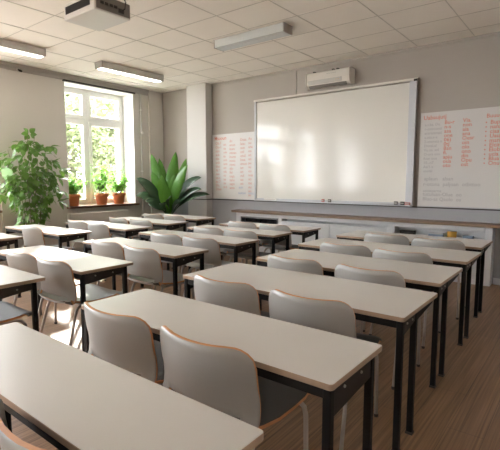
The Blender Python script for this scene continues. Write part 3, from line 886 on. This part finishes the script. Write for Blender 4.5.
# upright lit leaves
for tip, w, bend, sd in [
    ((-7.50, 6.15, 1.98), 0.20, (0.02, 0, 0.0), None), ((-6.78, 6.2, 2.00), 0.23, (-0.02, 0, 0), None),
    ((-6.58, 6.30, 1.86), 0.18, (0.0, 0.02, 0), None), ((-6.36, 6.12, 1.72), 0.20, (-0.06, 0, 0.10), (0.35, -0.9, 0.3)),
    ((-7.38, 6.05, 1.60), 0.20, (0.03, 0, 0.06), None), ((-6.98, 5.98, 1.54), 0.22, (0, 0, 0.0), None),
    ((-7.36, 6.25, 1.88), 0.18, (0.03, 0, 0), None), ((-6.88, 6.0, 1.35), 0.16, (0.04, 0, 0), None), ((-7.10, 6.35, 1.82), 0.18, (0,0,0), None), ((-7.22, 6.1, 1.45), 0.16, (0,0,0.03), None), ((-6.70, 6.1, 1.56), 0.16, (-.03,0,0.06), None)]:
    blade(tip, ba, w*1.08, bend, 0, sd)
# drooping leaves, shade put into their darker green
for tip, w, bend in [
    ((-7.50, 5.75, 1.46), 0.15, (0.02, 0, 0.28)), ((-7.50, 5.72, 1.10), 0.16, (0.02, 0, 0.30)),
    ((-6.08, 6.22, 1.47), 0.16, (-0.10, 0, 0.34)), ((-6.04, 6.18, 1.24), 0.12, (0.0, 0, 0.32)), ((-5.86, 6.22, 1.14), 0.10, (-0.1, 0, 0.30)),
    ((-7.45, 6.0, 0.90), 0.13, (0.0, 0, 0.22)), ((-6.52, 6.05, 0.98), 0.13, (0.0, 0, 0.18)), ((-7.52, 6.05, 1.28), 0.14, (0.05, 0, 0.26)),
    ((-6.62, 5.85, 1.05), 0.13, (0, 0, 0.25)), ((-6.75, 5.75, 0.95), 0.12, (0, 0, 0.22)), ((-7.25, 5.75, 0.98), 0.13, (0, 0, 0.22))]:
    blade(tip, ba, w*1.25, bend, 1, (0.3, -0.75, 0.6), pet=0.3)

# terracotta pots on the sill
def potted(y, scale, label, seed, spread, height, lop, ymin=-0.4, ymax=0.4):
    r = random.Random(seed)
    t = thing('potted_herb', label, 'potted plant', (-7.87, y, WZ0), 0, 'terracotta pots on the window sill')
    b = MB(); b.lathe([(0.0, 0.0), (0.095, 0.0), (0.125, 0.17), (0.138, 0.17), (0.145, 0.228), (0.130, 0.228), (0.125, 0.205), (0.0, 0.205)], 24)
    b.build('pot', 'terra', t)
    b = MB(); b.lathe([(0.0, 0.215), (0.124, 0.208)], 20); b.build('soil', 'soil', t)
    s = MB(); f = MB()
    for k in range(24):
        a = r.uniform(0, 2*PI); rr = spread*math.sqrt(r.random()); h = 0.24 + height*r.uniform(0.25, 1.0)*(1-0.25*rr/spread)
        tip = (max(-0.10, rr*math.cos(a)*0.75), min(ymax, max(ymin, rr*math.sin(a) + lop*(h-0.2))), h)
        s.tube([(0.03*math.cos(a), 0.03*math.sin(a), 0.18), (tip[0]*0.5, tip[1]*0.45, h*0.65), tip], 0.003, 5)
        for q in range(12):
            g = r.uniform(0.35, 1.0)
            p = (tip[0]*g + r.uniform(-.03,.03), tip[1]*g + r.uniform(-.03,.03), 0.18+(h-0.18)*g + r.uniform(-.02,.02))
            b2 = r.uniform(0, 2*PI)
            leaf(f, p, (math.cos(b2), math.sin(b2), r.uniform(-.5,.5)), (r.uniform(-.5,.5), r.uniform(-.5,.5), 1), r.uniform(0.06, 0.10), r.uniform(0.045, 0.07), 0.2, 0.2)
    s.build('stems', 'stem', t); f.build('foliage', 'leafB', t, fix=False)
potted(4.52, 1, 'terracotta pot with low bushy herb, left of three on sill', 1, 0.26, 0.36, 0.0, ymin=-0.03)
potted(5.15, 1, 'terracotta pot with tallest leafy herb, middle of three on sill', 2, 0.36, 0.74, 0.0)
potted(5.56, 1, 'terracotta pot at right end of sill, leaves leaning right', 3, 0.28, 0.60, 0.10, ymax=0.21)

# ------------------------------------------------------------------ outdoors
b = MB(); b.box(-60, XO-0.01, -40, 60, -0.9, -0.7)
structure(b.build('ground', 'grass'), 'pale paving outside the window', 'ground')
rt = random.Random(5)
def make_tree():
    root = bpy.data.objects.new('garden_tree', None); COL.objects.link(root)
    tr = MB(); br = []
    tr.tube([(0,0,0), (0.05,0.03,1.5), (0.0,0.1,3.0), (0.1,0.0,5.0)], 0.12, 8, radii=[0.16,0.12,0.09,0.04])
    for k in range(14):
        z = rt.uniform(1.2, 4.6); a = rt.uniform(0, 2*PI); l = rt.uniform(0.8, 1.7)
        e = (l*math.cos(a), l*math.sin(a), z+rt.uniform(0.4, 1.2))
        tr.tube([(0.03, 0.03, z), (e[0]*0.5, e[1]*0.5, z+0.2), e], 0.03, 6, radii=[0.045, 0.03, 0.012]); br.append(e)
    tr.build('trunk', 'bark', root)
    f = MB()
    for k in range(5200):
        c = rt.choice(br); q = rt.random()
        p = (c[0]*(0.4+0.7*q)+rt.gauss(0,.32), c[1]*(0.4+0.7*q)+rt.gauss(0,.32), c[2]-0.3+rt.gauss(0,.38))
        a = rt.uniform(0, 2*PI)
        leaf(f, p, (math.cos(a), math.sin(a), rt.uniform(-.8,.5)), (rt.uniform(-.6,.6), rt.uniform(-.6,.6), 1), rt.uniform(0.12,0.22), rt.uniform(0.08,0.14), 0.15, 0.2)
    f.build('crown', 'treeleaf', root, fix=False)
    return root
tree0 = make_tree()
TS = [(-13.5, 8.6, 0.2, 1.0), (-14.5, 10.6, 1.9, 1.05), (-16.5, 9.6, 3.3, 1.25), (-17.0, 12.6, 4.6, 1.2), (-19, 14.5, 0.9, 1.4), (-12.8, 7.2, 5.2, 0.9)]
TL = ['pale green tree in window, in front of its left pane', 'pale green tree in window, in front of its right pane', 'pale tree behind the two nearest trees outside',
      'taller pale tree far outside, right part of window', 'tallest pale tree farthest outside the window', 'small pale tree closest to the window, left side']
for i, (x, y, a, s) in enumerate(TS):
    c = tree0 if i == 0 else copy_tree(tree0)
    c.location = (x, y, -0.7); c.rotation_euler = (0, 0, a); c.scale = (s, s, s)
    tag(c, TL[i], 'tree', 'trees outside the window')

# ------------------------------------------------------------------ light
w = bpy.data.worlds.new('overcast_sky'); SC.world = w; w.use_nodes = True
nt = w.node_tree; bg = nt.nodes['Background']
bg.inputs['Color'].default_value = (0.94, 0.975, 1.0, 1); bg.inputs['Strength'].default_value = 9.0
sun = bpy.data.lights.new('sun', 'SUN'); sun.energy = 10.0; sun.angle = math.radians(2.0); sun.color = (1.0, 0.93, 0.82)
so = bpy.data.objects.new('sun', sun); COL.objects.link(so)
so.rotation_euler = Vector((3.3, -2.6, -1.75)).to_track_quat('-Z', 'Y').to_euler()

# ------------------------------------------------------------------ camera
cam = bpy.data.cameras.new('camera'); co = bpy.data.objects.new('camera', cam); COL.objects.link(co)
co.location = (0, 0, 1.44)
co.rotation_euler = (PI/2 - math.atan(46/435), 0, math.radians(38.0))
cam.sensor_width = 36; cam.lens = 36*435/500; cam.clip_start = 0.05; cam.clip_end = 200
SC.camera = co
SC.view_settings.view_transform = 'Standard'; SC.view_settings.look = 'None'
SC.view_settings.exposure = 1.45; SC.view_settings.gamma = 1.0; SC.view_settings.use_curve_mapping = False
SC.cycles.use_denoising = True
SC.cycles.max_bounces = 10; SC.cycles.diffuse_bounces = 6; SC.cycles.transparent_max_bounces = 16
SC.cycles.sample_clamp_indirect = 6.0
